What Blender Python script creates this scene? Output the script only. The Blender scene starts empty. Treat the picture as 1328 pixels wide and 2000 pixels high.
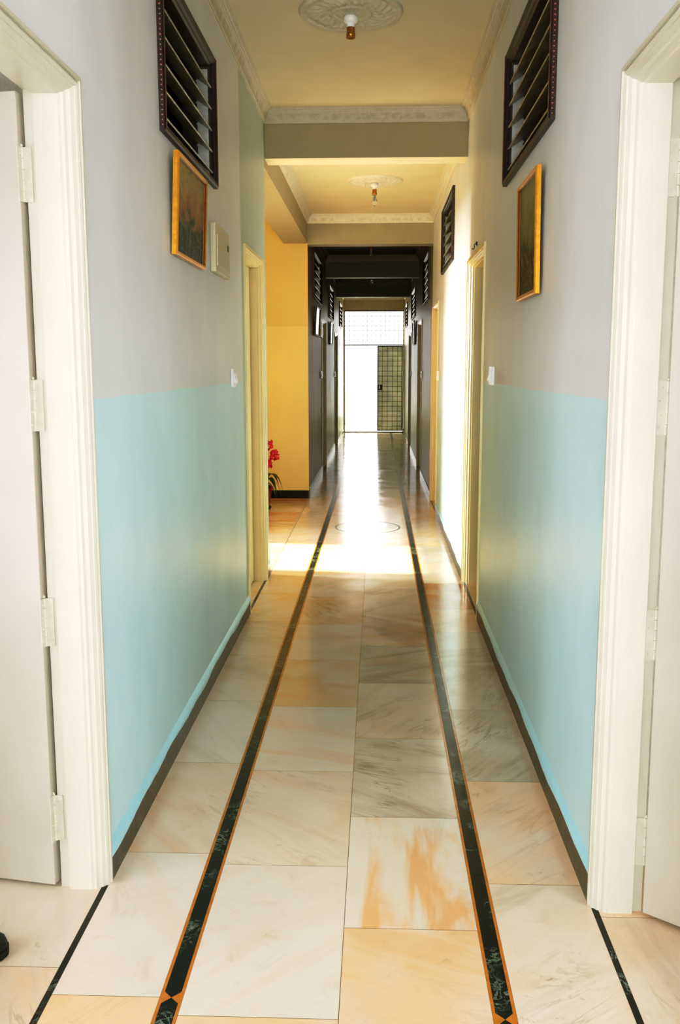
import bpy, bmesh, math, random
from mathutils import Vector, Matrix

random.seed(7)
SC = bpy.context.scene
COL = SC.collection
SC.view_settings.view_transform = 'Standard'
SC.view_settings.look = 'None'
SC.view_settings.exposure = 0.0
SC.cycles.sample_clamp_indirect = 6.0
SC.cycles.caustics_reflective = False
SC.cycles.caustics_refractive = False
SC.cycles.max_bounces = 8
SC.cycles.diffuse_bounces = 4
SC.cycles.glossy_bounces = 3
SC.cycles.transmission_bounces = 5
SC.cycles.adaptive_threshold = 0.02

# ------------------------------------------------------------------ dimensions (metres); X across, Y along the corridor, Z up
XL, XR = -0.769, 0.598
WT = 0.13                      # wall thickness
Y0, YEND = -3.0, 21.5
YC1, YC2 = 6.60, 10.57         # the lobby opens off the corridor between these
TOP = 3.30
DADO = 1.385

# ------------------------------------------------------------------ materials
def lin(c):
    c = c / 255.0
    return c / 12.92 if c <= 0.04045 else ((c + 0.055) / 1.055) ** 2.4
def S(r, g, b): return (lin(r), lin(g), lin(b), 1.0)

class NT:
    """small helper that writes node trees"""
    def __init__(self, name):
        self.m = bpy.data.materials.new(name)
        self.m.use_nodes = True
        self.t = self.m.node_tree
        self.b = self.t.nodes['Principled BSDF']
        self.out = self.t.nodes['Material Output']
    def n(self, kind, **kw):
        nd = self.t.nodes.new('ShaderNode' + kind)
        for k, v in kw.items():
            if k.startswith('i_'):
                nd.inputs[k[2:].replace('_', ' ')].default_value = v
            else:
                setattr(nd, k, v)
        return nd
    def l(self, a, b): self.t.links.new(a, b)
    def mix(self, fac, a, b, blend='MIX'):
        nd = self.t.nodes.new('ShaderNodeMix'); nd.data_type = 'RGBA'; nd.blend_type = blend
        for s, v in ((0, fac), (6, a), (7, b)):
            if hasattr(v, 'is_linked'): self.l(v, nd.inputs[s])
            else: nd.inputs[s].default_value = v
        return nd.outputs[2]
    def math(self, op, a, b=0.0, clamp=False):
        nd = self.t.nodes.new('ShaderNodeMath'); nd.operation = op; nd.use_clamp = clamp
        for s, v in ((0, a), (1, b)):
            if hasattr(v, 'is_linked'): self.l(v, nd.inputs[s])
            else: nd.inputs[s].default_value = v
        return nd.outputs[0]
    def ramp(self, fac, lo, hi, a=0.0, b=1.0):
        nd = self.t.nodes.new('ShaderNodeMapRange'); nd.interpolation_type = 'SMOOTHSTEP'
        self.l(fac, nd.inputs[0])
        for i, v in enumerate((lo, hi, a, b)): nd.inputs[i + 1].default_value = v
        return nd.outputs[0]
    def pos(self, scale=(1, 1, 1)):
        g = self.t.nodes.new('ShaderNodeNewGeometry')
        mp = self.t.nodes.new('ShaderNodeMapping'); mp.inputs['Scale'].default_value = scale
        self.l(g.outputs['Position'], mp.inputs['Vector'])
        return mp.outputs[0]
    def noise(self, vec, scale, detail=4.0, rough=0.55, dist=0.0):
        nd = self.n('TexNoise'); nd.inputs['Scale'].default_value = scale
        nd.inputs['Detail'].default_value = detail; nd.inputs['Roughness'].default_value = rough
        nd.inputs['Distortion'].default_value = dist
        if vec is not None: self.l(vec, nd.inputs['Vector'])
        return nd.outputs['Fac']
    def base(self, v):
        if hasattr(v, 'is_linked'): self.l(v, self.b.inputs['Base Color'])
        else: self.b.inputs['Base Color'].default_value = v
    def set(self, **kw):
        for k, v in kw.items(): self.b.inputs[k.replace('_', ' ')].default_value = v
    def bump(self, h, strength=0.3, dist=0.01):
        nd = self.t.nodes.new('ShaderNodeBump'); nd.inputs['Strength'].default_value = strength
        nd.inputs['Distance'].default_value = dist
        self.l(h, nd.inputs['Height']); self.l(nd.outputs[0], self.b.inputs['Normal'])

def plain(name, col, rough=0.4, metal=0.0, vary=0.08, scale=30.0, bump=0.0, **kw):
    k = NT(name)
    n = k.noise(k.pos(), scale)
    dark = tuple(c * (1 - vary * 2) for c in col[:3]) + (1,)
    k.base(k.mix(k.ramp(n, 0.3, 0.7), dark, col))
    k.set(Roughness=rough, Metallic=metal, **kw)
    if bump: k.bump(n, bump, 0.004)
    return k.m

def wall_paint(name, upper, lower, level, green=None, streak=0.15):
    k = NT(name)
    g = k.n('NewGeometry')
    xyz = k.n('SeparateXYZ'); k.l(g.outputs['Position'], xyz.inputs[0])
    wob = k.noise(k.pos((1, 1.2, 0.2)), 2.5, 3)
    zz = k.math('ADD', xyz.outputs[2], k.math('MULTIPLY', k.math('SUBTRACT', wob, 0.5), 0.018))
    fac = k.math('GREATER_THAN', zz, level)
    cloud = k.noise(k.pos((1, 1, 0.6)), 2.2, 6, 0.6)
    up = k.mix(k.ramp(cloud, 0.3, 0.75), tuple(c * .90 for c in upper[:3]) + (1,), upper)
    lo = k.mix(k.ramp(cloud, 0.3, 0.75), tuple(c * .90 for c in lower[:3]) + (1,), lower)
    c = k.mix(fac, lo, up)
    if green:
        y0, y1, gc = green
        inside = k.math('MULTIPLY', k.math('GREATER_THAN', xyz.outputs[1], y0), k.math('LESS_THAN', xyz.outputs[1], y1))
        c = k.mix(inside, c, gc)
    # faint scuffs
    sc = k.noise(k.pos((3, 3, 1.2)), 9, 5, 0.7)
    c = k.mix(k.math('MULTIPLY', k.ramp(sc, 0.66, 0.78), 0.18), c, S(120, 110, 95))
    k.base(c)
    st = k.noise(k.pos((1, 26, 0.25)), 3.0, 3)
    fine = k.noise(k.pos(), 90, 3)
    k.l(k.ramp(st, 0.3, 0.7, 0.42 - streak * .12, 0.44 + streak * .1), k.b.inputs['Roughness'])
    k.b.inputs['Specular IOR Level'].default_value = 0.35 if streak < .5 else 0.16
    k.bump(k.math('ADD', k.math('MULTIPLY', st, streak), k.math('MULTIPLY', fine, 0.35)), 0.12, 0.004)
    return k.m

M = {}
GREY, BLUE, GREENP = S(226, 225, 226), S(206, 236, 242), S(178, 190, 178)
M['wall_left'] = wall_paint('two_tone_wall_paint_left', GREY, BLUE, DADO, (5.43, 6.9, GREENP))
M['wall_dark'] = wall_paint('corridor_paint_shade_tint', S(140, 118, 84), S(142, 126, 96), DADO, None, 0.8)  # shade of the far corridor put into the wall colour
M['beam_dark'] = plain('beam_paint_shade_tint', S(84, 78, 58), 0.6, vary=0.03, scale=6)  # same shade painted into the far beams and ceiling bays
M['beam_near'] = plain('beam_paint_dimmed', S(164, 150, 118), 0.6, vary=0.03, scale=6)  # backlit look of the nearest beam put into its colour
M['wall'] = wall_paint('two_tone_wall_paint', GREY, BLUE, DADO)
M['wall_warm_lit'] = wall_paint('lobby_paint_warm_light', S(212, 178, 104), S(220, 190, 118), 1.915)  # warm lobby light put into the yellow of a grey wall
M['room'] = plain('room_plaster', S(222, 214, 200), 0.6)
M['beam'] = plain('beam_paint', S(166, 154, 126), 0.6, vary=0.03, scale=6)
M['ceiling'] = plain('ceiling_paint', S(238, 226, 196), 0.75, vary=0.03, scale=3)
M['white_paint'] = plain('exterior_white', S(240, 240, 236), 0.7)
M['cream'] = plain('cream_gloss_paint', S(203, 196, 181), 0.28, vary=0.03, scale=5, bump=0.02)
M['cream_leaf'] = plain('cream_leaf_paint', S(196, 185, 172), 0.35, vary=0.04, scale=3, bump=0.03)
M['hinge'] = plain('painted_hinge', S(213, 206, 190), 0.4, vary=0.05)
M['hinge_dark'] = plain('hinge_screw', S(222, 214, 190), 0.4, 0.0)
M['wood'] = plain('dark_stained_wood', S(30, 13, 10), 0.45, vary=0.25, scale=14, bump=0.05)
M['bead'] = plain('carved_brown_wood', S(96, 46, 30), 0.3, vary=0.3, scale=40)
M['alu'] = plain('aluminium_clip', S(196, 194, 190), 0.38, 0.35, vary=0.1, scale=40)
M['gold'] = plain('gilt_frame', S(214, 146, 38), 0.3, 0.55, vary=0.12, scale=60)
M['gold_dark'] = plain('gilt_dark_lip', S(120, 66, 16), 0.35, 0.4)
M['box'] = plain('cream_plastic', S(210, 197, 166), 0.35, vary=0.03)
M['switch'] = plain('white_plastic', S(240, 238, 232), 0.25, vary=0.02)
M['black'] = plain('black_slot', S(14, 14, 14), 0.5)
M['brass'] = plain('aged_brass', S(190, 128, 56), 0.35, 0.7, vary=0.2, scale=60)
M['plaster'] = plain('white_plasterwork', S(232, 224, 206), 0.7, vary=0.04, scale=40)
M['iron'] = plain('dark_green_iron', S(30, 36, 26), 0.5, vary=0.2)
M['iron_pale'] = plain('pale_iron', S(150, 120, 70), 0.5, vary=0.2)
M['steel'] = plain('steel_lock', S(170, 172, 170), 0.3, 0.8)
M['pot'] = plain('red_plastic_pot', S(168, 26, 20), 0.4, vary=0.1)
M['soil'] = plain('dark_soil', S(40, 28, 18), 0.9, vary=0.3, scale=80)
M['leafg'] = plain('dark_green_leaf', S(48, 66, 22), 0.35, vary=0.35, scale=18)
M['leafb'] = plain('brown_green_leaf', S(88, 58, 16), 0.35, vary=0.3, scale=18)
M['stem'] = plain('flower_stem', S(96, 90, 30), 0.5)
M['petal'] = plain('pink_petal', S(220, 16, 66), 0.5, vary=0.15, scale=60)
M['shoe'] = plain('black_leather', S(10, 10, 10), 0.45, vary=0.1)
M['sole'] = plain('black_rubber', S(14, 13, 12), 0.7)
M['drip'] = plain('pale_blue_paint_lip', S(176, 224, 236), 0.3, vary=0.03)

def cornice_mat(name, lo, hi):
    k = NT(name)
    p = k.pos()
    w = k.noise(p, 26, 5, 0.6, 2.4)
    v = k.n('TexVoronoi'); v.inputs['Scale'].default_value = 24; v.feature = 'SMOOTH_F1'
    k.l(p, v.inputs['Vector'])
    h = k.math('ADD', k.math('MULTIPLY', k.math('ABSOLUTE', k.math('SUBTRACT', w, 0.5)), 3.0), v.outputs['Distance'])
    k.base(k.mix(k.ramp(h, 0.25, 0.9), lo, hi))
    k.set(Roughness=0.7)
    k.bump(h, 0.45, 0.008)
    return k.m
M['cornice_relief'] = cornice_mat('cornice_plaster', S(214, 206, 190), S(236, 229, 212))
M['relief_near'] = cornice_mat('cornice_plaster_dimmed', S(182, 172, 156), S(204, 194, 176))  # first bay relief dimmed, shade put into its colour
M['plaster_near'] = plain('plasterwork_dimmed', S(202, 192, 174), 0.7, vary=0.05, scale=40)  # plaster of the first bay and its rose dimmed the same way
M['relief_dark'] = cornice_mat('cornice_plaster_shade_tint', S(120, 110, 86), S(140, 130, 104))  # far corridor's shade put into the relief colour
M['plaster_dark'] = plain('plasterwork_shade_tint', S(136, 126, 100), 0.7, vary=0.05, scale=40)  # shade put into the colour of far roses and cornices

def glass_slat():
    k = NT('tan_louvre_glass')
    n = k.noise(k.pos(), 14, 5)
    k.base(k.mix(k.ramp(n, 0.35, 0.7), S(120, 116, 96), S(176, 164, 136)))  # mottled tan glass
    k.set(Roughness=0.3, Transmission_Weight=0.08, IOR=1.5)
    return k.m
M['slat'] = glass_slat()

def bulb_glass():
    k = NT('clear_bulb_glass')
    k.base(k.mix(k.noise(k.pos(), 20), (1, 1, 1, 1), (.93, .95, .93, 1)))
    k.set(Roughness=0.03, Transmission_Weight=0.85, IOR=1.3)
    return k.m
M['bulb'] = bulb_glass()

def skirting():
    k = NT('dark_green_marble_skirting')
    p = k.pos((1, 1, 1))
    n = k.noise(p, 7, 8, 0.65, 1.2)
    v = k.math('ABSOLUTE', k.math('SUBTRACT', n, 0.5))
    c = k.mix(k.ramp(v, 0.0, 0.035, 1, 0), S(26, 28, 22), S(74, 72, 56))
    k.base(c); k.set(Roughness=0.3)
    return k.m
M['skirting'] = skirting()

def band_black():
    k = NT('black_green_inlay_marble')
    p = k.pos()
    n = k.noise(p, 15, 8, 0.7, 1.5)
    m = k.noise(p, 6, 3)
    v = k.math('ABSOLUTE', k.math('SUBTRACT', n, 0.5))
    vein = k.math('MULTIPLY', k.ramp(v, 0.0, 0.03, 1, 0), k.ramp(m, 0.45, 0.65))
    c = k.mix(k.math('MULTIPLY', vein, 0.75), S(16, 20, 17), S(146, 166, 152))
    k.base(c); k.set(Roughness=0.22, Specular_IOR_Level=0.3)
    return k.m
M['band'] = band_black()
M['orange'] = plain('orange_inlay_strip', S(196, 118, 34), 0.15, vary=0.12, scale=30)
M['grout'] = plain('tile_joint', S(120, 98, 74), 0.8)

def marble():
    k = NT('polished_marble_tile')
    g = k.n('NewGeometry')
    tint = k.n('Attribute'); tint.attribute_name = 'tint'
    par = k.n('Attribute'); par.attribute_name = 'marble'      # r rotation, g vein strength, b seed, alpha orange banding
    sep = k.n('SeparateColor'); k.l(par.outputs['Color'], sep.inputs[0])
    off = k.n('VectorMath', operation='ADD'); k.l(g.outputs['Position'], off.inputs[0])
    cmb = k.n('CombineXYZ')
    s37 = k.math('MULTIPLY', sep.outputs[2], 37.0)
    k.l(s37, cmb.inputs[0]); k.l(k.math('MULTIPLY', s37, 1.7), cmb.inputs[1]); k.l(k.math('MULTIPLY', s37, 0.6), cmb.inputs[2])
    rot = k.n('VectorRotate', rotation_type='Z_AXIS'); k.l(g.outputs['Position'], rot.inputs['Vector'])
    k.l(k.math('MULTIPLY', sep.outputs[0], 6.2832), rot.inputs['Angle'])
    k.l(rot.outputs[0], off.inputs[0]); k.l(cmb.outputs[0], off.inputs[1])
    st = k.n('Mapping'); st.inputs['Scale'].default_value = (4.6, .85, 1); k.l(off.outputs[0], st.inputs[0])
    iso = off.outputs[0]
    # soft clouds of paler and more peach stone
    cl = k.noise(iso, 2.6, 5, 0.55, 0.6)
    c = k.mix(k.ramp(cl, 0.36, 0.66), tint.outputs['Color'], k.mix(0.55, tint.outputs['Color'], S(228, 214, 200)))
    # peach / orange banding
    ob = k.noise(st.outputs[0], 1.9, 4, 0.5, 0.5)
    obm = k.math('MULTIPLY', k.ramp(ob, 0.5, 0.66), par.outputs['Alpha'])
    c = k.mix(k.math('MULTIPLY', obm, 0.62), c, S(228, 168, 120))
    # smoky areas and thin veins
    sm = k.noise(st.outputs[0], 1.3, 7, 0.65, 1.0)
    smm = k.math('MULTIPLY', k.ramp(sm, 0.45, 0.75), sep.outputs[1])
    c = k.mix(k.math('MULTIPLY', smm, 0.66), c, S(146, 122, 96))
    vn = k.noise(st.outputs[0], 1.7, 9, 0.62, 1.6)
    va = k.math('ABSOLUTE', k.math('SUBTRACT', vn, 0.5))
    gate = k.noise(iso, 3.2, 2)
    vm = k.math('MULTIPLY', k.math('MULTIPLY', k.ramp(va, 0.0, 0.035, 1, 0), k.ramp(gate, 0.5, 0.72)), k.math('ADD', k.math('MULTIPLY', sep.outputs[1], 0.5), 0.04))
    c = k.mix(vm, c, S(122, 100, 76))
    stn = k.noise(iso, 8.0, 8, 0.68, 0.8)
    c = k.mix(k.math('MULTIPLY', k.ramp(stn, 0.54, 0.80), 0.34), c, S(192, 144, 100))
    spk = k.noise(iso, 22.0, 6, 0.7, 0.5)
    c = k.mix(k.math('MULTIPLY', k.math('MULTIPLY', k.ramp(spk, 0.60, 0.74), k.ramp(gate, 0.42, 0.62)), k.math('ADD', k.math('MULTIPLY', sep.outputs[1], 0.7), 0.2)), c, S(118, 92, 66))
    fine = k.noise(iso, 60, 3, 0.7)
    c = k.mix(k.math('MULTIPLY', k.ramp(fine, 0.55, 0.8), 0.10), c, S(150, 110, 70))
    k.base(c)
    sm2 = k.noise(k.pos(), 5, 5)
    k.l(k.ramp(sm2, 0.3, 0.75, 0.10, 0.2), k.b.inputs['Roughness'])
    k.set(Specular_IOR_Level=0.5)
    return k.m
M['marble'] = marble()

def painting(name, a, b, c, d):
    k = NT(name)
    tc = k.n('TexCoord')
    xyz = k.n('SeparateXYZ'); k.l(tc.outputs['Generated'], xyz.inputs[0])
    n = k.noise(tc.outputs['Generated'], 3.2, 7, 0.65, 0.8)
    n2 = k.noise(tc.outputs['Generated'], 7.5, 6, 0.7, 1.4)
    h = k.math('ADD', xyz.outputs[2], k.math('MULTIPLY', k.math('SUBTRACT', n, 0.5), 1.3))
    col = k.mix(k.ramp(h, 0.25, 0.5), a, b)
    col = k.mix(k.ramp(h, 0.5, 0.85), col, c)
    col = k.mix(k.math('MULTIPLY', k.ramp(n2, 0.5, 0.64), 0.75), col, d)
    k.base(col); k.set(Roughness=0.5, Specular_IOR_Level=0.15)
    return k.m
M['art_a'] = painting('brown_landscape_oils', S(30, 52, 30), S(156, 102, 52), S(168, 140, 84), S(96, 112, 110))
M['art_b'] = painting('green_landscape_oils', S(30, 40, 22), S(100, 98, 50), S(136, 126, 78), S(158, 116, 82))

M['art_glazed'] = painting('glazed_dim_picture', S(40, 44, 40), S(70, 62, 50), S(96, 88, 70), S(60, 64, 62))
M['art_glazed'].node_tree.nodes['Principled BSDF'].inputs['Roughness'].default_value = 0.08
M['art_glazed'].node_tree.nodes['Principled BSDF'].inputs['Specular IOR Level'].default_value = 0.8
def sheet_mat():
    k = NT('olive_translucent_sheet')
    n = k.noise(k.pos((1, 1, 1)), 5, 4)
    tr = k.n('BsdfTranslucent'); df = k.n('BsdfDiffuse')
    c = k.mix(k.ramp(n, 0.3, 0.7), S(168, 168, 158), S(192, 190, 178))
    k.l(c, tr.inputs[0]); k.l(c, df.inputs[0])
    mx = k.n('MixShader'); mx.inputs[0].default_value = 0.42
    k.l(df.outputs[0], mx.inputs[1]); k.l(tr.outputs[0], mx.inputs[2]); k.l(mx.outputs[0], k.out.inputs[0])
    return k.m
M['sheet'] = sheet_mat()

# ------------------------------------------------------------------ object helpers
def tag(o, label=None, cat=None, group=None, kind=None):
    if label: o['label'] = label
    if cat: o['category'] = cat
    if group: o['group'] = group
    if kind: o['kind'] = kind
    return o

def obj(name, bm, mats, parent=None, smooth=False):
    me = bpy.data.meshes.new(name)
    bmesh.ops.recalc_face_normals(bm, faces=bm.faces[:])
    bm.to_mesh(me); bm.free()
    for m in (mats if isinstance(mats, (list, tuple)) else [mats]): me.materials.append(m)
    if smooth:
        for p in me.polygons: p.use_smooth = True
    o = bpy.data.objects.new(name, me); COL.objects.link(o)
    if parent is not None:
        o.parent = parent
        o.matrix_parent_inverse = Matrix.Translation(parent.location).inverted() if parent.location.length else Matrix()
    return o

def empty(name, loc, label, cat, group=None, kind=None):
    o = bpy.data.objects.new(name, None); COL.objects.link(o)
    o.location = loc; o.empty_display_size = 0.1
    return tag(o, label, cat, group, kind)

def struct(name, bm, mat, label=None, cat=None, parent=None, smooth=False):
    o = obj(name, bm, mat, parent, smooth)
    return tag(o, label, cat, None, 'structure') if parent is None else o

def box(bm, x0, x1, y0, y1, z0, z1, mi=0, bevel=0.0):
    vs = [bm.verts.new((x, y, z)) for x in (x0, x1) for y in (y0, y1) for z in (z0, z1)]
    fs = []
    for q in ((0, 1, 3, 2), (4, 6, 7, 5), (0, 4, 5, 1), (2, 3, 7, 6), (0, 2, 6, 4), (1, 5, 7, 3)):
        f = bm.faces.new([vs[i] for i in q]); f.material_index = mi; fs.append(f)
    if bevel:
        es = list({e for f in fs for e in f.edges})
        bmesh.ops.bevel(bm, geom=es, offset=bevel, segments=2, affect='EDGES', profile=0.5)
    return vs

def obox(bm, o, u, v, w, bevel=0.0, mi=0):
    """box from corner o along vectors u, v, w"""
    o, u, v, w = map(Vector, (o, u, v, w))
    vs = [bm.verts.new(o + u * a + v * b + w * c) for a in (0, 1) for b in (0, 1) for c in (0, 1)]
    fs = []
    for q in ((0, 1, 3, 2), (4, 6, 7, 5), (0, 4, 5, 1), (2, 3, 7, 6), (0, 2, 6, 4), (1, 5, 7, 3)):
        f = bm.faces.new([vs[i] for i in q]); f.material_index = mi; fs.append(f)
    if bevel:
        bmesh.ops.bevel(bm, geom=list({e for f in fs for e in f.edges}), offset=bevel, segments=2, affect='EDGES', profile=0.5)

def lathe(bm, prof, c=(0, 0, 0), n=24, mi=0, close=True):
    rings = []
    for r, z in prof:
        rings.append([bm.verts.new((c[0] + r * math.cos(2 * math.pi * i / n), c[1] + r * math.sin(2 * math.pi * i / n), c[2] + z)) for i in range(n)])
    for a, b in zip(rings, rings[1:]):
        for i in range(n):
            f = bm.faces.new((a[i], a[(i + 1) % n], b[(i + 1) % n], b[i])); f.material_index = mi
    if close:
        for r in (rings[0], rings[-1]):
            f = bm.faces.new(r); f.material_index = mi

def sphere(bm, c, r, seg=8, rings=6, sx=1, sy=1, sz=1, mi=0):
    m = Matrix.Translation(c) @ Matrix.Diagonal((r * sx, r * sy, r * sz, 1))
    ret = bmesh.ops.create_uvsphere(bm, u_segments=seg, v_segments=rings, radius=1.0, matrix=m)
    for v in ret['verts']:
        for f in v.link_faces: f.material_index = mi

def tube(bm, pts, radii, n=8, mi=0):
    rings = []
    for i, p in enumerate(pts):
        p = Vector(p)
        d = (Vector(pts[min(i + 1, len(pts) - 1)]) - Vector(pts[max(i - 1, 0)])).normalized()
        a = d.orthogonal().normalized(); b = d.cross(a)
        r = radii[i] if isinstance(radii, (list, tuple)) else radii
        rings.append([bm.verts.new(p + (a * math.cos(2 * math.pi * k / n) + b * math.sin(2 * math.pi * k / n)) * r) for k in range(n)])
    for A, B in zip(rings, rings[1:]):
        # match the ring start so tubes do not twist
        best = min(range(n), key=lambda s: sum((A[k].co - B[(k + s) % n].co).length for k in range(n)))
        for k in range(n):
            f = bm.faces.new((A[k], A[(k + 1) % n], B[(k + 1 + best) % n], B[(k + best) % n])); f.material_index = mi
    bm.faces.new(rings[0]); bm.faces.new(rings[-1])

def BM(): return bmesh.new()

def holed_wall(axis, c0, c1, a0, a1, z0, z1, holes):
    """wall slab between planes c0, c1 on the given axis, spanning a0..a1 along the other, with rectangular holes (a0,a1,z0,z1)"""
    bm = BM()
    As = sorted({a0, a1, *[v for h in holes for v in h[:2]]}); Zs = sorted({z0, z1, *[v for h in holes for v in h[2:]]})
    P = (lambda c, a, z: (c, a, z)) if axis == 'x' else (lambda c, a, z: (a, c, z))
    cache = {}
    def V(c, a, z):
        k = (c, round(a, 5), round(z, 5))
        if k not in cache: cache[k] = bm.verts.new(P(c, a, z))
        return cache[k]
    solid = {}
    for i in range(len(As) - 1):
        for j in range(len(Zs) - 1):
            ca, cz = (As[i] + As[i + 1]) / 2, (Zs[j] + Zs[j + 1]) / 2
            solid[i, j] = not any(h[0] < ca < h[1] and h[2] < cz < h[3] for h in holes)
    for (i, j), s in solid.items():
        if not s: continue
        A0, A1, Z0, Z1 = As[i], As[i + 1], Zs[j], Zs[j + 1]
        for c in (c0, c1): bm.faces.new((V(c, A0, Z0), V(c, A1, Z0), V(c, A1, Z1), V(c, A0, Z1)))
        if not solid.get((i - 1, j)): bm.faces.new((V(c0, A0, Z0), V(c1, A0, Z0), V(c1, A0, Z1), V(c0, A0, Z1)))
        if not solid.get((i + 1, j)): bm.faces.new((V(c0, A1, Z0), V(c1, A1, Z0), V(c1, A1, Z1), V(c0, A1, Z1)))
        if not solid.get((i, j - 1)): bm.faces.new((V(c0, A0, Z0), V(c1, A0, Z0), V(c1, A1, Z0), V(c0, A1, Z0)))
        if not solid.get((i, j + 1)): bm.faces.new((V(c0, A0, Z1), V(c1, A0, Z1), V(c1, A1, Z1), V(c0, A1, Z1)))
    return bm

def sx(side, d):
    """X of a point at depth d behind the wall face of that side (negative d stands proud in the corridor)"""
    return XL - d if side == 'L' else XR + d

# ------------------------------------------------------------------ doors, windows: where they are (Y range of the opening inside the frame)
O = 0.047
#        side  y0    y1     ztop   state
DOORS = [('L', 1.62, 2.463, 2.148, 'open_l'),
         ('R', 1.55, 2.398, 2.136, 'open_r'),
         ('L', 5.565, 6.385, 2.120, 'closed'),
         ('R', 5.470, 6.385, 2.112, 'ajar'),
         ('R', 9.52, 10.42, 2.065, 'closed_yellow'),
         ('L', 13.22, 14.12, 2.075, 'closed'),
         ('R', 12.98, 14.10, 2.060, 'closed'),
         ('L', 17.05, 18.15, 2.030, 'closed'),
         ('R', 17.05, 18.15, 2.030, 'closed')]
#         side y0    y1     z0    z1   beads
VENTS = [('L', 3.45, 4.57, 2.293, 2.868, True),
         ('R', 3.39, 4.61, 2.300, 2.880, True),
         ('R', 7.68, 8.93, 2.305, 2.870, True),
         ('L', 11.44, 12.98, 2.285, 2.850, False),
         ('R', 11.22, 12.49, 2.255, 2.820, False),
         ('L', 15.00, 16.40, 2.240, 2.760, False),
         ('R', 15.20, 16.72, 2.265, 2.730, False),
         ('L', 19.03, 20.36, 2.272, 2.755, False),
         ('R', 19.12, 20.36, 2.280, 2.745, False)]

# ------------------------------------------------------------------ walls
def holes_for(side):
    h = [(y0 - 0.03, y1 + 0.03, -1, zt + 0.03) for s, y0, y1, zt, st in DOORS if s == side]
    h += [(y0 + 0.03, y1 - 0.03, z0 + 0.03, z1 - 0.03) for s, y0, y1, z0, z1, b in VENTS if s == side]
    return h
hl, hr = holes_for('L'), holes_for('R')
struct('wall_left', holed_wall('x', XL, XL - WT, Y0, YC1, 0, TOP, [h for h in hl if h[1] < YC1]), M['wall_left'],
       'two-tone grey and pale blue wall carrying the electrical box', 'wall')
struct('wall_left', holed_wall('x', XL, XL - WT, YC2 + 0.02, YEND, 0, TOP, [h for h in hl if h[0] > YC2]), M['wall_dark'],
       'shadowed wall past the yellow-lit lobby with louvre windows, ending at the gate', 'wall')
struct('wall_right', holed_wall('x', XR, XR + WT, Y0, YC2 + .02, 0, TOP, [h for h in hr if h[0] < YC2]), M['wall'],
       'long two-tone corridor wall opposite the lobby opening', 'wall')
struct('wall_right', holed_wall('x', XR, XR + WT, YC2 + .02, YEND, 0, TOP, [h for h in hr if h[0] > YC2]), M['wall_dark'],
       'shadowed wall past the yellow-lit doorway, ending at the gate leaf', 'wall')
# lobby
LX = -4.5
struct('wall_lobby', holed_wall('y', YC2, YC2 + 0.02, LX, XL, 0, TOP, []), M['wall_warm_lit'], 'yellow-lit lobby wall facing the camera behind the potted plant', 'wall')
struct('wall_front', holed_wall('y', YC1 - WT, YC1, LX, XL - WT, 0, TOP, []), M['room'], 'lobby wall that backs onto the room with the closed door', 'wall')
SUN_Y0, SUN_Y1, SUN_ZT = 7.14, 8.17, 2.20
struct('wall_side', holed_wall('x', LX - WT, LX, YC1 - WT, YC2 + WT, 0, TOP, [(SUN_Y0, SUN_Y1, -1, SUN_ZT)]), M['room'], 'outer lobby wall with the sunny doorway', 'wall')
# rooms behind the doors
def room(side, y0, y1, nm, lab):
    x = sx(side, 3.4); bm = BM()
    xa, xb = sorted((x, sx(side, WT))); s = 0.1
    if side == 'L': box(bm, x - s, x, y0, y1, 0, TOP)
    else: box(bm, x, x + s, y0, y1, 0, TOP)
    box(bm, xa, xb, y0 - s, y0, 0, TOP); box(bm, xa, xb, y1, y1 + s, 0, TOP)
    struct(nm, bm, M['room'], lab, 'wall')
room('L', -2.9, 2.98, 'wall_room', 'plain plaster walls of the room behind the open door beside the shoe')
room('R', -2.9, 2.98, 'wall_room', 'plain plaster walls of the room behind the open door facing the shoe')
room('L', 3.1, YC1 - WT, 'wall_room', 'unlit room walls behind the louvre window over the landscape picture')
room('R', 3.1, 10.9, 'wall_room', 'unlit room walls behind the doors opposite the lobby')
room('L', YC2 + WT, YEND, 'wall_room', 'unlit room walls behind the dark wall past the lobby')
room('R', 11.1, YEND, 'wall_room', 'unlit room walls behind the dark wall across the far corridor')
bm = BM(); box(bm, XL - WT, XR + WT, Y0 - 0.1, Y0, 0, TOP)
struct('wall_back', bm, M['room'], 'corridor end wall behind the viewpoint', 'wall')
# gate wall
struct('wall_end', holed_wall('y', YEND, YEND + WT, XL - 3.6, XR + 3.6, 0, TOP, [(XL + 0.012, XR - 0.006, -1, 2.72)]), M['beam'], 'cream end wall above and around the metal gate', 'wall')

# ------------------------------------------------------------------ ceiling, beams, cornices
BAYS = [(Y0, 6.63, 3.175), (6.84, 10.57, 3.10), (10.79, 14.2, 3.085), (14.42, 17.8, 3.05), (18.0, YEND, 3.04)]
bm = BM()
for ib, (y0, y1, z) in enumerate(BAYS): box(bm, XL, XR, y0, y1, z, TOP, (1, 0, 2, 2, 0)[ib])  # far bays reuse the dark beam colour for their shade
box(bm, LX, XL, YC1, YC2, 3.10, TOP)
M['ceiling_near'] = plain('ceiling_paint_dimmed', S(208, 196, 170), 0.75, vary=0.03, scale=3)  # nearest bay dimmed in colour, shade put into the paint
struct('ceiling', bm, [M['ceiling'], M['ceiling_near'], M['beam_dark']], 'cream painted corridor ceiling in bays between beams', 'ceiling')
bm = BM(); box(bm, LX - 0.3, XR + 3.7, Y0 - 0.1, YEND + WT, TOP, TOP + 0.15)
struct('roof', bm, M['room'], 'slab over the whole storey', 'roof')
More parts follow.
